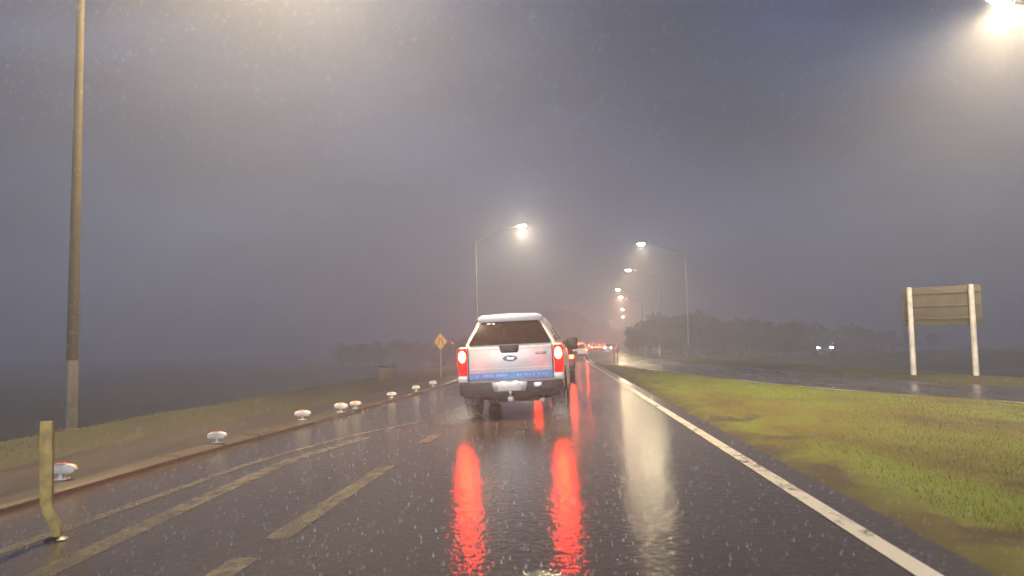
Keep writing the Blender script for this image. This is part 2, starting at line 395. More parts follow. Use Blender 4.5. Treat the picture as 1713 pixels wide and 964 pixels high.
# ------------------------------------------------------------------ street lamps
def street_lamp(base, head, label, power, head_z=10.0, group='street lamps along the road', col=LAMPCOL, lens=None):
    t = thing('street_lamp', label, 'street lamp', base, 0, group)
    pm = m_pole if base[1] < 40 else m_pole_hazed; th = 1 if base[1] < 40 else .78
    dx, dy = head[0] - base[0], head[1] - base[1]; H = head_z - base[2]
    mb = MB(); mb.tube([(0, 0, 0), (0, 0, H * .45), (0, 0, H - 1.0)], [.10 * th, .08 * th, .055 * th], 14); mb.build('pole', pm, t, smooth=True)
    mb = MB(); mb.lathe([(.17, 0), (.17, .03), (.11, .05), (.103, 1.2), (.095, 1.22)], 14); mb.build('base', m_polebase, t, smooth=True)
    mb = MB(); pts = [(dx * u, dy * u, H - 1.0 + .95 * math.sin(u * math.pi / 2) ** 1.0) for u in (0, .1, .25, .45, .7, .92)]
    mb.tube(pts, [.06, .055, .05, .045, .04, .035], 10); mb.build('arm', pm, t, smooth=True)
    ang = math.atan2(dy, dx); rot = Matrix.Rotation(ang, 3, 'Z')
    mb = MB()
    prof = [(-.38, .06, .05), (-.2, .13, .085), (.1, .17, .10), (.32, .15, .08), (.42, .06, .04)]
    rings = []
    for u, hw, hh in prof:
        rings.append([rot @ Vector((u, hw * math.cos(a), .045 + hh * max(math.sin(a), -.35))) + Vector((dx, dy, H)) for a in [2 * math.pi * k / 12 for k in range(12)]])
    mb.loft(rings); hd = mb.build('lamp_head', m_lamp_body, t, smooth=True)
    mb = MB(); ring0 = []; ring1 = []; ring2 = []
    for k in range(16):
        a = 2 * math.pi * k / 16
        e = Vector((.05 + .27 * math.cos(a), .13 * math.sin(a), 0))
        ring0.append(rot @ (e + Vector((0, 0, .01))) + Vector((dx, dy, H)))
        ring1.append(rot @ (Vector((.05, 0, 0)) + (e - Vector((.05, 0, 0))) * .9 + Vector((0, 0, -.07))) + Vector((dx, dy, H)))
        ring2.append(rot @ (Vector((.05, 0, 0)) + (e - Vector((.05, 0, 0))) * .5 + Vector((0, 0, -.11))) + Vector((dx, dy, H)))
    mb.loft([ring0, ring1, ring2]); mb.build('lens', lens or m_lens, hd, smooth=True)
    ld = bpy.data.lights.new('lamp_light', 'SPOT'); ld.energy = power; ld.color = col; ld.spot_size = R(165); ld.spot_blend = .7; ld.shadow_soft_size = .12
    lo = bpy.data.objects.new('lamp_light', ld); COL.objects.link(lo); lo.parent = t
    lo.location = (dx, dy, H - .18)
    return t
def zleft(t): return ZV + .03
street_lamp((-8.56, 13.33, zleft(-8.56) - .03), (-4.9, 13.5), 'tall brownish street lamp pole on the left verge, nearest the camera', LAMP * 1.9, 10)
street_lamp((-6.2, 57.5, zleft(-6.2) - .03), (-2.75, 56.7), 'street lamp whose bright head hangs high above the white pickup', LAMP * .4, lens=m_lens_mid)
street_lamp((15.4, 21.0, 0), (11.6, 20.6), 'street lamp glaring at the top right corner of the photo', LAMP * 1.3)
street_lamp((10.9, 69, Z_R), (7.1, 68.7), 'right hand street lamp with a clearly seen long arm, highest of the far row', LAMP * .7, lens=m_lens_row)
street_lamp((11.6, 93.2, Z_R), (8.0, 92.8), 'second highest lamp of the far row on the right', LAMP * .6, lens=m_lens_row)
RL = [((12.8, 126.2), (9.1, 125.8), 'third lamp of the far row, leftmost of the dots below the two bright ones'),
      ((14.8, 145.5), (11.0, 145), 'fourth lamp of the far row, just right of the third'),
      ((19, 197), (15.1, 196.6), 'fifth lamp of the far row, upper of a close pair of dots'),
      ((23, 247.3), (19.1, 246.8), 'sixth lamp of the far row, lower of a close pair of dots'),
      ((30, 323.5), (26.1, 323), 'last and lowest lamp of the far row on the right')]
for b, h, lb in RL: street_lamp((*b, Z_R), h, lb, LAMP * 1.4, col=(1, .52, .22), lens=m_lens_far)
street_lamp((14.6, 296, Z_R), (18.2, 296), 'tiny far lamp left of the row, above the queue of cars', LAMP * .5)

# ------------------------------------------------------------------ the white pickup
def arc(c, r, a0, a1, n): return [(c[0] + r * math.cos(R(a0 + (a1 - a0) * i / n)), c[1] + r * math.sin(R(a0 + (a1 - a0) * i / n))) for i in range(n + 1)]
def wheel(parent, x, y, r, w, side, rimm=None):
    mb = MB(); p = [(r * .62, -w / 2), (r * .93, -w / 2), (r, -w / 2 + .035), (r, w / 2 - .035), (r * .93, w / 2), (r * .62, w / 2)]
    mb.lathe(p, 28, (x, y, r), 'X'); wo = mb.build('wheel', m_tyre, parent, smooth=True)
    mb = MB(); mb.lathe([(r * .63, -.02), (r * .63, .012), (r * .55, .02), (r * .2, -.005), (r * .16, .02), (.01, .025)], 22, (x + side * (w / 2 - .01), y, r), 'X')
    mb.build('rim', rimm or m_rim, wo, smooth=True); return wo
def make_pickup():
    t = thing('pickup_truck', 'white pickup with a canopy and a blue stripe across its tailgate, brake lights on', 'pickup truck')
    HW = .93
    # lower body: side profile with wheel arches, extruded over the width, sides tucked in near the sill
    prof = [(.06, .66), (.02, .72), (.02, 1.28), (.06, 1.31), (2.0, 1.29), (4.0, 1.20), (4.9, 1.08), (5.22, .95), (5.28, .7), (5.2, .42)]
    prof += [(4.72, .40)] + arc((4.25, .40), .46, 0, 180, 10)[1:-1] + [(3.78, .40)]
    prof += [(1.42, .42)] + arc((.98, .40), .46, 0, 180, 10)[1:-1] + [(.50, .44), (.42, .62)]
    mb = MB(); n = len(prof); rings = []
    for x, tuck in ((-HW, .035), (-HW + .035, 0), (HW - .035, 0), (HW, .035)):
        ring = []
        for (y, z) in prof:
            cy_, cz_ = 2.6, .95
            ring.append((x, y + (cy_ - y) * tuck * .5, z + (cz_ - z) * tuck))
        rings.append(ring)
    mb.loft(rings); mb.build('body', m_white, t, smooth=True)
    # cab and canopy above it: tapered loft, every ring has its own rake
    def ring(yb, yt, wb, wt, zt):
        pts = [(wb, 1.27), (wb - .012, 1.34)] + [(wb + (wt + .05 - wb) * u, 1.34 + (zt - .16 - 1.34) * u) for u in (.33, .66, 1)]
        pts += [(wt + .02, zt - .08), (wt - .04, zt - .03), (wt - .14, zt), (0, zt + .03)]
        full = pts + [(-x, z) for x, z in pts[-2::-1]]
        return [(x, yb + (yt - yb) * (z - 1.27) / (zt - 1.27), z) for x, z in full]
    mb = MB()
    mb.loft([ring(.03, .30, .80, .585, 1.76), ring(.07, .42, .815, .60, 1.815), ring(.25, .62, .83, .61, 1.83), ring(1.55, 1.5, .85, .62, 1.84),
             ring(1.64, 1.6, .85, .62, 1.81), ring(1.72, 1.7, .86, .62, 1.80), ring(2.6, 2.3, .87, .62, 1.80), ring(3.6, 2.9, .86, .60, 1.76), ring(4.15, 3.2, .84, .56, 1.70)])
    mb.build('cab_and_canopy', m_white, t, smooth=True)
    mb = MB(); mb.prism([(-.54, 1.738), (.54, 1.738), (.595, 1.775), (.575, 1.83), (.50, 1.87), (0, 1.885), (-.50, 1.87), (-.575, 1.83), (-.595, 1.775)], lambda u, v, w: (u, w, v), .235, .6)
    mb.build('canopy_roof_edge', m_white, t, bevel=.02, seg=3)
    # rear glass, raked with the canopy
    def rk(u, v, w): return (u, .03 + (.30 - .03) * (v - 1.27) / (1.76 - 1.27) - .004 - w, v)
    mb = MB(); mb.prism([(-.725, 1.325), (.725, 1.325), (.735, 1.36), (.555, 1.70), (.51, 1.735), (-.51, 1.735), (-.555, 1.70), (-.735, 1.36)], rk, 0, .022)
    rg = mb.build('rear_window', m_glass, t, bevel=.006)
    mb = MB(); mb.prism([(-.41, 1.70), (-.35, 1.70), (-.34, 1.725), (-.42, 1.725)], rk, .024, .034); mb.prism([(-.31, 1.69), (-.27, 1.69), (-.28, 1.72), (-.33, 1.72)], rk, .024, .034)
    mb.build('sticker', m_markerw, rg)
    for s in (-1, 1):
        def sd(u, v, w, s=s):
            q = (v - 1.34) / (1.66 - 1.34); return (s * (.823 - .19 * q + w), u + .22 * q * (1 if u < 1 else 0), v)
        mb = MB(); mb.prism([(.30, 1.37), (1.45, 1.37), (1.45, 1.64), (.38, 1.64)], sd, .012, .03); mb.build('canopy_window', m_glass, t, bevel=.006)
        mb = MB(); mb.prism([(1.85, 1.36), (3.5, 1.36), (2.9, 1.64), (1.85, 1.64)], lambda u, v, w, s=s: (s * (.868 - .205 * (v - 1.34) / .32 + w), u, v), .0, .02); mb.build('cab_window', m_glass, t)
        # door mirror on a stalk
        mb = MB(); mb.box((s * 1.06, 3.42, 1.30), (.24, .11, .26)); mi = mb.build('wing_mirror', m_black, t, bevel=.035)
        mb = MB(); mb.box((s * .93, 3.44, 1.23), (.12, .05, .05)); mb.build('mirror_arm', m_black, mi)
        # mud flap, arch lip
        mb = MB(); mb.box((s * .80, .42, .43), (.24, .02, .32)); mb.build('mud_flap', m_black, t)
        mb = MB(); a = arc((.98, .40), .49, 5, 175, 14); b = arc((.98, .40), .42, 175, 5, 14)
        mb.prism(a + b, lambda u, v, w, s=s: (s * w, u, v), HW - .05, HW + .02); mb.build('wheel_arch', m_black, t)
        wheel(t, s * .80, .98, .39, .25, s); wheel(t, s * .80, 4.25, .39, .25, s)
        # side step and door handles
        mb = MB(); mb.tube([(s * .90, 1.6, .40), (s * .95, 1.75, .38), (s * .95, 3.6, .38), (s * .90, 3.75, .40)], .04, 8); mb.build('side_step', m_black, t, smooth=True)
        # tail lamp: tall lens wrapping the corner, bright bulb on top
        mb = MB(); poly = [(.775, .80), (.925, .80), (.945, 1.0), (.945, 1.24), (.925, 1.28), (.785, 1.28), (.765, 1.16), (.785, 1.0)]
        mb.prism(poly, lambda u, v, w, s=s: (s * u, w, v), -.035, .17); tl = mb.build('tail_lamp', m_redlens, t, bevel=.02)
        mb = MB(); rr_ = []
        for q, k in ((1, 0), (.8, .012), (.3, .018)):
            rr_.append([(s * (.855 + .066 * q * math.cos(a)), -.0365 - k, 1.135 + .105 * q * math.sin(a)) for a in [2 * math.pi * i / 16 for i in range(16)]])
        mb.loft(rr_); mb.build('brake_bulb', m_redcore, tl, smooth=True)
        mb = MB(); mb.box((s * .85, -.012, .735), (.17, .09, .115)); mb.build('corner_panel', m_white, t, bevel=.015)
    # tailgate with its parts
    mb = MB(); mb.box((0, .0, 1.005), (1.49, .06, .575)); tg = mb.build('tailgate', m_white, t, bevel=.014)
    for s in (-1, 1):
        mb = MB(); mb.box((s * .752, -.02, 1.0), (.014, .05, .58)); mb.build('tailgate_gap', m_black, t)
    mb = MB(); mb.box((0, -.034, .90), (1.46, .012, .012)); mb.box((0, -.033, 1.25), (1.40, .010, .02)); mb.build('tailgate_crease', m_white, tg, bevel=.003)
    mb = MB(); mb.prism([(-.19, 1.31), (.17, 1.31), (.155, 1.20), (.13, 1.175), (-.135, 1.175), (-.165, 1.20)], lambda u, v, w: (u, w, v), -.05, .0); mb.build('tailgate_handle', m_black, tg, bevel=.01)
    mb = MB(); mb.prism([(-.745, .722), (.745, .722), (.745, .845), (-.745, .825)], lambda u, v, w: (u, w, v), -.042, -.031); st = mb.build('blue_stripe', m_blue, t)
    x = -.62
    while x < .62:                                             # the lettering is blurred beyond reading in the photograph
        w = random.uniform(.022, .04)
        mb = MB(); mb.box((x, -.0435, .785 + random.uniform(-.004, .004)), (w, .004, random.uniform(.035, .055)))
        if not (-.06 < x < .1): mb.build('letter', m_pale_blue, st)
        x += w + random.choice([.012, .014, .05])
    el = lambda rx, rz, k: [(rx * math.cos(a), 1.075 + rz * math.sin(a)) for a in [2 * math.pi * i / k for i in range(k)]]
    mb = MB(); mb.prism(el(.135, .056, 28), lambda u, v, w: (u, w, v), -.044, -.03); em = mb.build('emblem', m_badge, t)
    mb = MB(); mb.prism(el(.122, .046, 28), lambda u, v, w: (u, w, v), -.048, -.0435); mb.build('emblem_field', m_navy, em)
    cu = bpy.data.curves.new('emblem_script', 'FONT'); cu.body = 'Ford'; cu.size = .062; cu.shear = .35; cu.extrude = .002; cu.align_x = 'CENTER'; cu.align_y = 'CENTER'; cu.offset = .002
    to = bpy.data.objects.new('tmp', cu); COL.objects.link(to); bpy.context.view_layer.update()
    me = bpy.data.meshes.new_from_object(to); bpy.data.objects.remove(to)
    me.transform(Matrix.Translation((0, -.0515, 1.077)) @ Matrix.Rotation(R(90), 4, 'X')); me.materials.clear(); me.materials.append(m_chrome)
    so = bpy.data.objects.new('emblem_script', me); COL.objects.link(so); so.parent = em
    mb = MB(); mb.box((.55, -.034, 1.15), (.19, .012, .045)); mb.build('badge', m_badge, tg, bevel=.004)
    # bumper with step, plate and tow bar
    mb = MB(); mb.prism([(-.91, .66), (-.91, .46), (-.80, .40), (-.42, .40), (-.36, .34), (.36, .34), (.42, .40), (.80, .40), (.91, .46), (.91, .66)], lambda u, v, w: (u, w, v), -.13, .10)
    bp = mb.build('rear_bumper', m_black, t, bevel=.025)
    mb = MB(); mb.prism([(-.34, .67), (.30, .67), (.26, .50), (-.30, .50)], lambda u, v, w: (u, w, v), -.145, -.05); mb.build('bumper_step', m_rim, bp, bevel=.01)
    mb = MB(); mb.box((-.02, -.155, .585), (.40, .012, .135)); npl = mb.build('number_plate', m_plate, t, bevel=.004)
    for x in (-.13, .09):
        mb = MB(); mb.box((x, -.158, .667), (.07, .03, .018)); mb.build('plate_lamp', m_platelamp, npl)
    mb = MB(); mb.box((.48, -.135, .60), (.15, .02, .09)); mb.build('trailer_socket', m_rim, bp, bevel=.01)
    mb = MB(); mb.box((0, -.10, .37), (.10, .34, .08)); mb.tube([(0, -.24, .40), (0, -.24, .46)], .02, 10); mb.lathe([(.012, .44), (.025, .455), (.03, .475), (.025, .495), (.008, .505)], 12, (0, -.24, 0)); mb.build('tow_bar', m_steel, t, bevel=.006)
    mb = MB(); mb.box((0, .7, .36), (.9, .9, .14)); mb.lathe([(.02, -.78), (.09, -.78), (.11, -.5), (.11, .5), (.09, .78), (.02, .78)], 12, (0, .98, .40), 'X'); mb.build('rear_axle', m_black, t, smooth=True)
    mb = MB(); mb.tube([(.5, 1.2, .36), (.52, .35, .36), (.54, -.02, .33)], .035, 10); mb.build('exhaust_pipe', m_steel, t, smooth=True)
    # front that the photograph does not show, kept simple but there
    for s in (-1, 1):
        mb = MB(); mb.box((s * .72, 5.18, .93), (.34, .16, .16)); mb.build('headlight', m_chrome, t, bevel=.03)
    mb = MB(); mb.box((0, 5.24, .80), (1.0, .08, .34)); mb.build('grille', m_black, t, bevel=.03)
    mb = MB(); mb.box((0, 5.24, .47), (1.8, .16, .22)); mb.build('front_bumper', m_black, t, bevel=.05)
    mb = MB(); mb.prism([(-.70, 0), (.70, 0), (.52, 1), (-.52, 1)], lambda u, v, w: (u, 4.15 - .83 * v + w + .01, 1.31 + .33 * v + w * .5), 0, .02); mb.build('windscreen', m_glass, t)
    return t
truck = make_pickup()
truck.location = (-.89, 14.0, -.027); truck.rotation_euler = (0, -math.atan(.03), R(-1.6))

# ------------------------------------------------------------------ cars of the queue
def make_car(name, label, paint, tall=1.45, oncoming=False, near=False, group=None, wid=.88):
    t = thing(name, label, 'car', group=group)
    def ring(y, wl, wb, wr, zs, zb, zr):
        p = [(wl * .93, zs), (wl, zs + .16), (wl, zb - .18), (wb, zb), (wr + .04, zb + (zr - zb) * .75), (wr - .05, zr - .015), (wr * .5, zr)]
        return [(x, y, z) for x, z in p] + [(-x, y, z) for x, z in p[::-1]]
    T = tall; w = wid
    st = [(0, w * .92, w * .86, w * .8, .36, .90, .93), (.06, w * .97, w * .9, w * .84, .30, .94, .98), (.35, w, w * .93, w * .72, .26, .95, T * .90),
          (.75, w, w * .94, w * .70, .24, .95, T * .985), (1.5, w, w * .95, w * .70, .24, .94, T), (2.3, w, w * .95, w * .69, .24, .92, T * .99),
          (3.2, w, w * .94, w * .78, .24, .90, .98), (4.0, w * .97, w * .88, w * .82, .26, .80, .84), (4.35, w * .9, w * .8, w * .74, .34, .66, .68)]
    mb = MB(); mb.loft([ring(*s) for s in st]); mb.build('body', paint, t, smooth=True)
    def q(u, z): return -.02 + .30 * 0 + .0 + u
    mb = MB(); zt = T * .87
    mb.prism([(-w * .74, .99), (w * .74, .99), (w * .60, zt), (-w * .60, zt)], lambda u, v, s: (u, .075 + .27 * (v - .96) / (T * .9 - .96) - .012 - s, v), 0, .02); mb.build('rear_window', m_glass, t)
    mb = MB(); mb.prism([(-w * .74, .97), (w * .74, .97), (w * .6, T * .95), (-w * .6, T * .95)], lambda u, v, s: (u, 3.22 - .86 * (v - .95) / (T - .95) + s + .02, v + .02), 0, .02); mb.build('windscreen', m_glass, t)
    for s in (-1, 1):
        mb = MB(); mb.prism([(.55, .98), (2.85, .96), (2.35, T * .9), (.8, T * .9)], lambda u, v, k, s=s: (s * (w * .94 - (w * .2) * (v - .94) / (T * .9 - .94) + .012 + k), u, v), 0, .015); mb.build('side_window', m_glass, t)
        for yy in (.85, 3.5): wheel(t, s * (w - .11), yy, .31, .2, s)
        mb = MB(); mb.box((s * w * .80, .02, .83), (.26, .09, .20)); tl = mb.build('tail_lamp', m_reddull if oncoming else m_redlens, t, bevel=.02)
        if not oncoming:
            mb = MB(); mb.box((s * w * .82, -.032, .85), (.15, .02, .12)); mb.build('brake_bulb', m_redcore_ahead if near else m_far_brake, tl)
        mb = MB(); mb.box((s * w * .66, 4.27, .66), (.26, .14, .13)); mb.build('headlight', m_headl if oncoming else m_chrome, t, bevel=.02)
        mb = MB(); mb.box((s * (w + .06), 2.75, .98), (.16, .08, .12)); mb.build('wing_mirror', paint, t, bevel=.02)
    if not oncoming:
        mb = MB(); mb.box((0, .33, T * .90), (.24, .03, .03)); mb.build('high_brake_lamp', m_redcore_ahead if near else m_far_brake, t)
    mb = MB(); mb.box((0, -.012, .70), (.38, .02, .12)); mb.build('number_plate', m_plate, t)
    mb = MB(); mb.box((0, -.01, .42), (w * 1.7, .12, .20)); mb.build('bumper', m_black if near else paint, t, bevel=.03)
    return t
m_dark = mat('dark_car_paint', (.035, .03, .035), .25, 0, .1, 4, coat=.5)
m_cream = mat('pale_car_paint', (.62, .57, .48), .3, 0, .05, 4, coat=.5)
m_red = mat('red_car_paint', (.35, .03, .025), .3, 0, .1, 4, coat=.5)
m_silver = mat('silver_car_paint', (.45, .45, .47), .3, .4, .05, 4)
def on_road(y, t): return (t + float(cx(y)), y, float(zroad(t)) if t < 2.6 else Z_R)
def heading(y): return -math.atan(float(cx(y + 1) - cx(y - 1)) / 2)
c = make_car('dark_car', 'dark car just ahead of the white pickup, its right brake light showing past it', m_dark, 1.5, near=True, wid=.82)
c.location = on_road(30, -.33); c.rotation_euler.z = 0
c = make_car('pale_car', 'pale cream car with lit brake lights, first to be seen clear of the pickup', m_cream, 1.5, near=True)
c.location = on_road(67, 1.15); c.rotation_euler.z = R(-1.5)
GQ = 'cars queuing far ahead with red brake lights'
far_lab = 'distant car with red brake lights in the queue under the far street lamps'
protos = [make_car('queuing_car', far_lab, p, h, group=GQ) for p, h in ((m_red, 1.45), (m_silver, 1.5), (m_dark, 1.65))]
qs = [176, 187, 198, 210, 222, 235, 248, 262, 278, 296, 318, 345]
for i, y in enumerate(qs):
    src = protos[i % 3]
    o = src if i < 3 else copy_tree(src, (0, 0, 0))
    o.location = on_road(y, random.uniform(-.3, .3)); o.rotation_euler.z = heading(y)
GO = 'oncoming cars with white headlights far ahead'
on_lab = 'distant oncoming car with cold white headlights right of the brake light queue'
on0 = make_car('oncoming_car', on_lab, m_silver, 1.45, oncoming=True, group=GO)
for i, y in enumerate((152, 168, 232)):
    o = on0 if i == 0 else copy_tree(on0, (0, 0, 0))
    o.location = on_road(y + 4, 5.0); o.rotation_euler.z = heading(y) + math.pi
ct = make_car('turning_car', 'lone car far across the dark field on the right, two white headlights facing us', m_dark, 1.5, oncoming=True)
ct.location = (26.3, 82, -1.28); ct.rotation_euler.z = math.pi + R(-14)
ct.location.z = -.05

# a side road carrying that car, level with it
mb = MB(); mb.add([(18, 76, -.08), (60, 70, -.08), (60, 100, -.08), (18, 94, -.08), (14, 74, -1.5), (64, 64, -1.5), (64, 106, -1.5), (14, 98, -1.5)],
                  [(0, 1, 2, 3), (4, 5, 1, 0), (5, 6, 2, 1), (6, 7, 3, 2), (7, 4, 0, 3)]); tag(mb.build('side_road_mound', m_field), kind='structure')

# ------------------------------------------------------------------ kerb markers, posts, signs
def make_marker():
    t = thing('kerb_marker', 'x', 'kerb marker', group='white kerb markers along the left edge')
    mb = MB(); mb.lathe([(.02, 0), (.03, .004), (.026, .02), (.024, .09)], 12); mb.build('stem', m_markerw, t, smooth=True)
    mb = MB(); mb.prism([(-.115, .07), (.115, .07), (.15, .105), (.135, .165), (.08, .188), (-.08, .188), (-.135, .165), (-.15, .105)], lambda u, v, w: (u, w, v), -.055, .055)
    mb.build('body', m_markerw, t, bevel=.022, seg=3)
    mb = MB(); mb.prism([(-.06, .182), (.06, .182), (.045, .203), (-.045, .203)], lambda u, v, w: (u, w, v), -.04, .04); mb.build('red_cap', m_markerr, t, bevel=.006)
    mb = MB(); mb.box((0, 0, .006), (.14, .11, .016)); mb.build('foot_plate', m_markerw, t, bevel=.004)
    return t
mk = make_marker()
marks = [(-5.35, 8.19, 'white kerb marker with a red top nearest the camera, beside the yellow post'),
         (-5.03, 11.29, 'second white kerb marker, on a thin white stem alone before the left grass'),
         (-4.94, 14.82, 'third white kerb marker, just left of the close pair'),
         (-4.68, 16.5, 'left one of the close pair of white kerb markers'),
         (-4.63, 17.5, 'right one of the close pair of white kerb markers'),
         (-4.56, 20.94, 'pinkish kerb marker right after the close pair'),
         (-4.46, 23.94, 'pinkish kerb marker, second from the pickup'),
         (-4.42, 26.85, 'faint far kerb marker right beside the pickup below the yellow sign')]
for i, (x, y, lb) in enumerate(marks):
    z = float(zroad(kerb_x(y))) + .08 if x > float(kerb_x(y)) - .27 else ZV
    o = mk if i == 0 else copy_tree(mk, (0, 0, 0))
    o.location = (x, y, z); o.rotation_euler = (random.uniform(-.09, .09), random.uniform(-.07, .07), random.uniform(-.35, .25)); o['label'] = lb; o.scale = (random.uniform(.85, 1.08), random.uniform(.85, 1.08), random.uniform(.82, 1.0))
# yellow post, its wavy wet-road reflection shaped in as a bend
t = thing('guide_post', 'yellow plastic post at the left edge of the photo, bent near its foot', 'guide post', (-3.75, 5.7, float(zroad(-3.75))))
mb = MB(); path = [(.0, 0), (.004, .07), (-.02, .14), (-.06, .20), (-.08, .27), (-.082, .36), (-.084, .46), (-.086, .58), (-.09, .70), (-.092, .80), (-.094, .87)]
rings = []
for i, (dx, z) in enumerate(path):
    hw = (.034, .036, .042, .042, .046, .046, .047, .048, .049, .049, .046)[i]; th = .012
    rings.append([(dx - hw, -th, z), (dx - hw * .4, -th * 2, z), (dx + hw * .4, -th * 2, z), (dx + hw, -th, z), (dx + hw, th, z), (dx - hw, th, z)])
mb.loft(rings); mb.build('post', m_ypost, t, smooth=True)
mb = MB(); mb.lathe([(.085, 0), (.085, .012), (.06, .025), (.045, .03)], 16); mb.build('foot', m_black, t, smooth=True)
# diamond warning sign
t = thing('warning_sign', 'yellow diamond warning sign with two black bars on a thin post', 'road sign', (-5.47, 35.4, ZV), R(8))
mb = MB(); mb.tube([(0, 0, 0), (0, 0, 2.0)], .028, 10); mb.build('post', m_steel, t, smooth=True)
mb = MB(); h = .335; zc = 1.62
mb.prism([(0, zc - h * 1.12), (h * .86, zc), (0, zc + h * 1.12), (-h * .86, zc)], lambda u, v, w: (u, w, v), -.05, -.035); pn = mb.build('sign_panel', m_yellow, t)
mb = MB(); 
for s in (-1, 1):
    mb.prism([(s * .105, zc - .16), (s * .065, zc - .16), (s * .065, zc - .03), (s * .035, zc + .05), (s * .035, zc + .17), (s * .075, zc + .17), (s * .075, zc + .06), (s * .105, zc - .02)][::s],
             lambda u, v, w: (u, w, v), -.0545, -.0495)
mb.build('symbol', m_black, pn)
# utility box
t = thing('utility_box', 'low dark brown box on the left verge', 'utility box', (-7.05, 31.4, ZV + .02), R(12))
mb = MB(); mb.prism([(-.34, 0), (.34, 0), (.345, .56), (-.335, .60)], lambda u, v, w: (u, w, v), -.25, .25); mb.build('cabinet', m_box, t, bevel=.03)
mb = MB(); mb.box((.02, 0, .635), (.74, .56, .07)); mb.build('lid', m_box, t, bevel=.02)
# sign seen from behind
t = thing('sign_board', 'large brown road sign seen from behind on two white posts', 'road sign', (11.85, 25.45, Z_R + .03), R(-32))
W = .86
mb = MB(); mb.box((.0, .13, 2.19), (2.22, .03, 1.24)); pn = mb.build('sign_panel', m_signback, t, bevel=.01)
mb = MB()
for zz in (1.80, 2.2, 2.6): mb.box((.0, .1, zz), (2.2, .035, .05))
mb.build('stiffener', m_signback, pn, bevel=.006)
for s in (-1, 1):
    mb = MB(); mb.tube([(s * W, 0, -.1), (s * W, 0, 2.82)], [.088, .08], 14); mb.build('post', m_timber, t, smooth=True)
# hazard board at the nose of the median
t = thing('hazard_board', 'small orange red board on two dark legs at the tip of the grass median', 'hazard board', (3.25 + .0, 48.3, Z_R + .02))
for s in (-1, 1):
    mb = MB(); mb.tube([(s * .11, 0, -.05), (s * .10, 0, .72)], .035, 8); mb.build('leg', m_black, t, smooth=True)
mb = MB(); mb.box((0, -.03, .95), (.42, .03, .5)); pn = mb.build('board', m_orange, t, bevel=.012)
mb = MB(); mb.prism([(-.2, .78), (.05, 1.18), (.2, 1.18), (-.05, .78)], lambda u, v, w: (u, w, v), -.052, -.044); mb.build('white_chevron', m_line, pn)
# white guide posts on the right
gp = None
for x, y, hh, lb in ((8.38 + .4, 72.1, 1.15, 'nearest white guide post beside the opposite carriageway, below the long lamp arm'), (9.6, 92, 1.0, 'middle white guide post beside the opposite carriageway'),
                     (10.2, 112, .9, 'farthest white guide post, at the bend of the opposite carriageway')):
    t = thing('roadside_post', lb, 'guide post', (x, y, Z_R), 0, 'white guide posts beyond the opposite carriageway')
    mb = MB(); mb.box((0, 0, hh / 2), (.12, .05, hh)); mb.build('post', m_timber, t, bevel=.012)
    mb = MB(); mb.box((0, -.03, hh - .15), (.07, .014, .12)); mb.build('reflector', m_markerr, t)

# ------------------------------------------------------------------ trees
def make_tree(name, seed, leaf, h=6., w=5., n=2600):
    r = np.random.default_rng(seed); t = thing(name, 'x', 'tree')
    mb = MB(); mb.tube([(0, 0, -.2), (.05, .02, h * .25), (-.05, .1, h * .5)], [.2, .15, .08], 8)
    cl = []
    for k in range(9):
        a = r.uniform(0, 2 * math.pi); rad = r.uniform(.1, .33) * w; z = h * r.uniform(.34, .86)
        p = Vector((rad * math.cos(a), rad * math.sin(a), z)); cl.append((p, r.uniform(.16, .27) * w))
        mb.tube([(0, 0, h * r.uniform(.15, .4)), tuple(p * .6 + Vector((0, 0, .1 * h))), tuple(p)], [.08, .05, .02], 6)
    cl.append((Vector((0, 0, h * .55)), .3 * w)); cl.append((Vector((0, 0, h * .3)), .3 * w))
    mb.build('trunk', m_bark, t, smooth=True)
    lb = MB(); V = []; Fs = []
    for k in range(n):
        c_, s_ = cl[r.integers(len(cl))]
        d = r.normal(size=3); d /= np.linalg.norm(d); q = np.array(c_) + d * s_ * r.uniform(.45, 1.08) * np.array([1, 1, .85])
        if q[2] < .25: q[2] = r.uniform(.2, .8)
        u = r.normal(size=3); u /= np.linalg.norm(u); v = np.cross(u, r.normal(size=3)); v /= np.linalg.norm(v)
        sz = r.uniform(.12, .26); o = len(V)
        V += [q - u * sz, q + v * sz * .5, q + u * sz, q - v * sz * .5]; Fs.append((o, o + 1, o + 2, o + 3))
    lb.add(V, Fs); lb.build('crown', leaf, t)
    return t
GT = 'trees beyond the opposite carriageway'; GB = 'tall trees at the bend behind the pickup'; GL = 'bushy trees in the dark beyond the left verge'
tp = [make_tree('roadside_tree', 11 + k, m_leaf[k % 2], 6, 5.5, 3200) for k in range(3)]
spots = []
prof = [(1062, 556), (1085, 546), (1108, 536), (1130, 530), (1155, 527), (1180, 533), (1205, 541), (1232, 541), (1258, 540), (1285, 543), (1312, 544), (1340, 547), (1368, 549), (1396, 552), (1422, 555), (1450, 558), (1476, 561), (1505, 563), (1540, 565)]
for i, (p, yt) in enumerate(prof):
    d = 112 + 12 * ((i * 7) % 5) / 4 - i * .6 + max(0, i - 11) * 9
    x = (p - 940) / 1318 * d; H = (577 - yt) / 1318 * d + 1.25 + 1.2
    spots.append((x, d, -1.2 if x > 16 else -.3, H / 6 * 1.04, 'right', i))
bprof = [(868, 540, 190), (890, 524, 210), (912, 519, 225), (935, 516, 235), (955, 520, 240), (975, 530, 300), (1000, 541, 330), (1020, 553, 360), (845, 548, 180), (1075, 548, 330), (1055, 556, 380)]
for i, (p, yt, d) in enumerate(bprof):
    x = (p - 940) / 1318 * d; H = (579 - yt) / 1318 * d + 1.25 + 1
    spots.append((x, d, -1.0, H / 6, 'back', i))
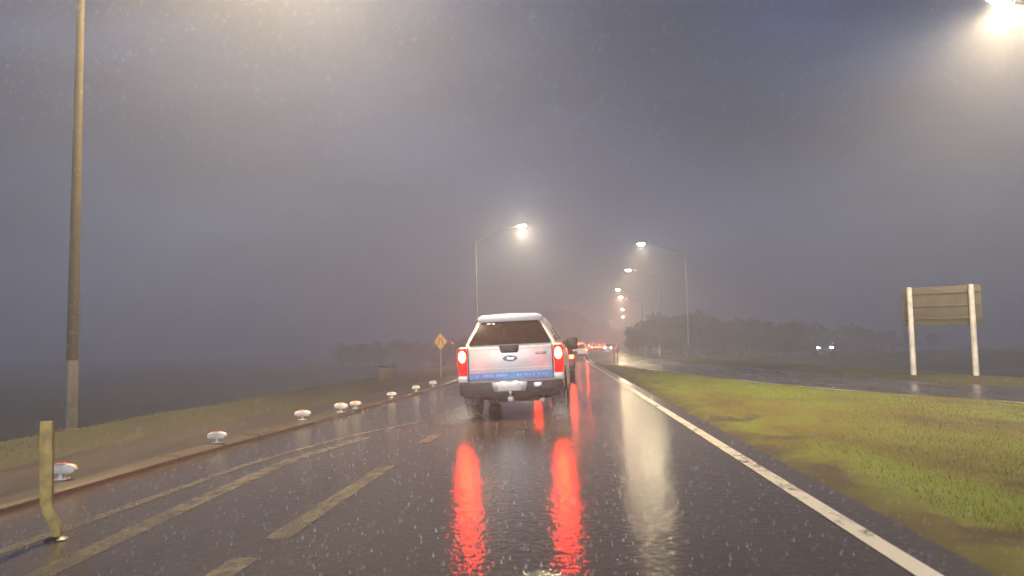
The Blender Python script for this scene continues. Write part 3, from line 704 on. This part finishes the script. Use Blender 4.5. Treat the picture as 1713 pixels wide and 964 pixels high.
lprof = [(570, 570, 112), (594, 573, 108), (614, 570, 116), (636, 572, 113), (655, 569, 118), (677, 571, 117), (698, 569, 122), (719, 570, 124), (740, 568, 128), (762, 566, 134), (784, 564, 138)]
for i, (p, yt, d) in enumerate(lprof):
    x = (p - 940) / 1318 * d; H = (588 - p / 1713 * 18 - yt) / 1318 * d + 1.25 + 1.5
    spots.append((x, d, -1.5, H / 6 * 1.05, 'left', i))
labs = {'right': 'dark bushy tree in the row beyond the opposite carriageway', 'back': 'tall tree in the hazy orange wood at the bend behind the pickup',
        'left': 'low dark tree half lost in the gloom beyond the left verge'}
grp = {'right': GT, 'back': GB, 'left': GL}
for k, (x, y, z, s, kd, i) in enumerate(spots):
    o = tp[k] if k < 3 else copy_tree(tp[k % 3], (0, 0, 0))
    o.location = (x, y, z); o.rotation_euler.z = random.uniform(0, 6.28)
    f = random.uniform(.95, 1.25); o.scale = (s * f, s * f, s)
    o['label'] = labs[kd]; o['group'] = grp[kd]
    if kd == 'right' and i == 4: o['label'] = 'tallest domed tree of the row beyond the opposite carriageway, behind the lamp post'; 
    if kd == 'right' and i == 18: o['label'] = 'last low tree at the right end of the row, beyond the two far headlights'

# ------------------------------------------------------------------ grass blades and splashes (nobody could count them)
def blades(name, pts, hts, mats):
    V = []; Fs = []; mi = []
    for (x, y, z), h in zip(pts, hts):
        a = rng.uniform(0, math.pi); w = h * .05 + .0015; lx, ly = rng.normal(0, .45, 2) * h
        o = len(V)
        V += [(x - w * math.cos(a), y - w * math.sin(a), z - .01), (x + w * math.cos(a), y + w * math.sin(a), z - .01), (x + lx, y + ly, z + h)]
        Fs.append((o, o + 1, o + 2)); q = math.sin(x * .9 + y * .35) + .8 * math.sin(x * 2.3 - y * .8 + 1) * math.sin(y * .37 + x)
        mi.append(2 if q + rng.normal(0, .35) < -1.5 else (1 if rng.random() < .3 + .35 * q else 0))
    mb = MB(); mb.v = V; mb.f = Fs; mb.mi = mi
    return tag(mb.build(name, mats), kind='stuff', label='short wet grass, green and straw coloured, growing over the ground', cat='grass')
P = []; Hh = []
while len(P) < 70000:
    y = 2.5 * (34 / 2.5) ** rng.random(); a, b = TR + .06, min(float(near_e(y)), y * .75 + 1.5)
    t_ = rng.uniform(a, b)
    if t_ < TR + .3 + .45 * rng.random() * (1 + math.sin(y * 1.9) * .5): continue
    if bumpn(t_ * .9 + 3, y * .5) < -.28 and t_ < TR + 2 and rng.random() < .85: continue
    P.append((t_, y, med_z(t_, y))); Hh.append(rng.uniform(.012, .038))
blades('median_grass', P, Hh, m_blade)
P = []; Hh = []
while len(P) < 12000:
    y = 7 * (45 / 7) ** rng.random(); a = float(dirt_lo(y)); t_ = rng.uniform(-9.1, a + .1)
    if t_ > a - .5 and rng.random() < .75: continue
    P.append((t_, y, verge_z(t_, y))); Hh.append(rng.uniform(.012, .045) * (1.7 if t_ < -8.3 else 1))
for k in range(6000):
    y = 16 * (60 / 16) ** rng.random(); t_ = float(far_e(y)) + rng.uniform(.05, 3.8)
    P.append((t_ + float(cx(y)), y, rv_z(t_, y))); Hh.append(rng.uniform(.015, .05))
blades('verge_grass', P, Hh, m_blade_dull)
mb = MB()
for k in range(1500):
    y = 4.5 * (22 / 4.5) ** rng.random(); t_ = rng.uniform(-4.6, 1.7)
    if -2 < t_ < .2 and 13.5 < y < 20: continue
    z = float(zroad(t_)); h = rng.uniform(.01, .034); w = h * .22; lx, ly = rng.normal(0, .15, 2) * h
    mb.add([(t_ - w, y - w, z), (t_ + w, y - w, z), (t_ + w, y + w, z), (t_ - w, y + w, z), (t_ + lx, y + ly, z + h)], [(0, 1, 4), (1, 2, 4), (2, 3, 4), (3, 0, 4)])
tag(mb.build('rain_splashes', m_water), kind='stuff', label='raindrops splashing up from the wet asphalt', cat='splashes')

# water thrown up behind the pickup's rear tyres
mb = MB()
for k in range(6500):
    sd = 1 if rng.random() < .55 else -1
    u = rng.random() ** 1.3; y = 14.55 - 1.5 * u + rng.normal(0, .05)
    x = -.89 + sd * (.80 + .16 * u) + rng.normal(0, .06 + .12 * u); z = .02 + abs(rng.normal(0, .10 + .16 * (u * (1 - u)) * 2)) + .03 * x
    r_ = rng.uniform(.0015, .005)
    mb.add([(x - r_, y - r_, z), (x + r_, y - r_, z), (x, y + r_, z), (x + r_ * .4, y, z + r_ * 2.2), (x, y, z - r_)], [(0, 1, 3), (1, 2, 3), (2, 0, 3), (1, 0, 4), (2, 1, 4), (0, 2, 4)])
tag(mb.build('tyre_spray', m_spray), kind='stuff', label='white water spray thrown up behind the rear tyres of the pickup', cat='spray')
# falling raindrops near the camera: small real drops, slightly stretched, slanting with the wind
m_drop = mat('rain_water', (.6, .6, .62), .3, var=.02)

mb = MB(); V = []; Fs = []
for k in range(24000):
    y = 1.5 + 10 * rng.random() ** .9
    x = rng.uniform(-.78, .72) * y - .06 * y; z = 1.25 + rng.uniform(-.36, .50) * y
    if z < .05: continue
    r_ = rng.uniform(.0005, .00105); l = r_ * rng.uniform(4, 8); dx = .55 * l; o = len(V)
    V += [(x + dx, y, z + l), (x - r_, y - r_, z), (x + r_, y - r_, z), (x, y + r_, z), (x - dx * .7, y, z - l * .7)]
    Fs += [(o, o + 1, o + 2), (o, o + 2, o + 3), (o, o + 3, o + 1), (o + 4, o + 2, o + 1), (o + 4, o + 3, o + 2), (o + 4, o + 1, o + 3)]
mb.add(V, Fs); tag(mb.build('raindrops', m_drop), kind='stuff', label='fine slanting raindrops falling in front of the road', cat='rain')

# ------------------------------------------------------------------ rain haze
mb = MB(); mb.box((20, 240, 6.5), (900, 640, 18)); hz = mb.build('haze', [])
mh, n, b = new_mat('rain_haze'); n.nodes.remove(b)
pv = n.nodes.new('ShaderNodeVolumePrincipled'); pv.inputs['Color'].default_value = (.76, .80, .97, 1); pv.inputs['Density'].default_value = HAZE
pv.inputs['Anisotropy'].default_value = .5
n.links.new(pv.outputs[0], n.nodes['Material Output'].inputs['Volume'])
hz.data.materials.append(mh); tag(hz, kind='stuff', label='pale rain haze hanging over the road', cat='haze')
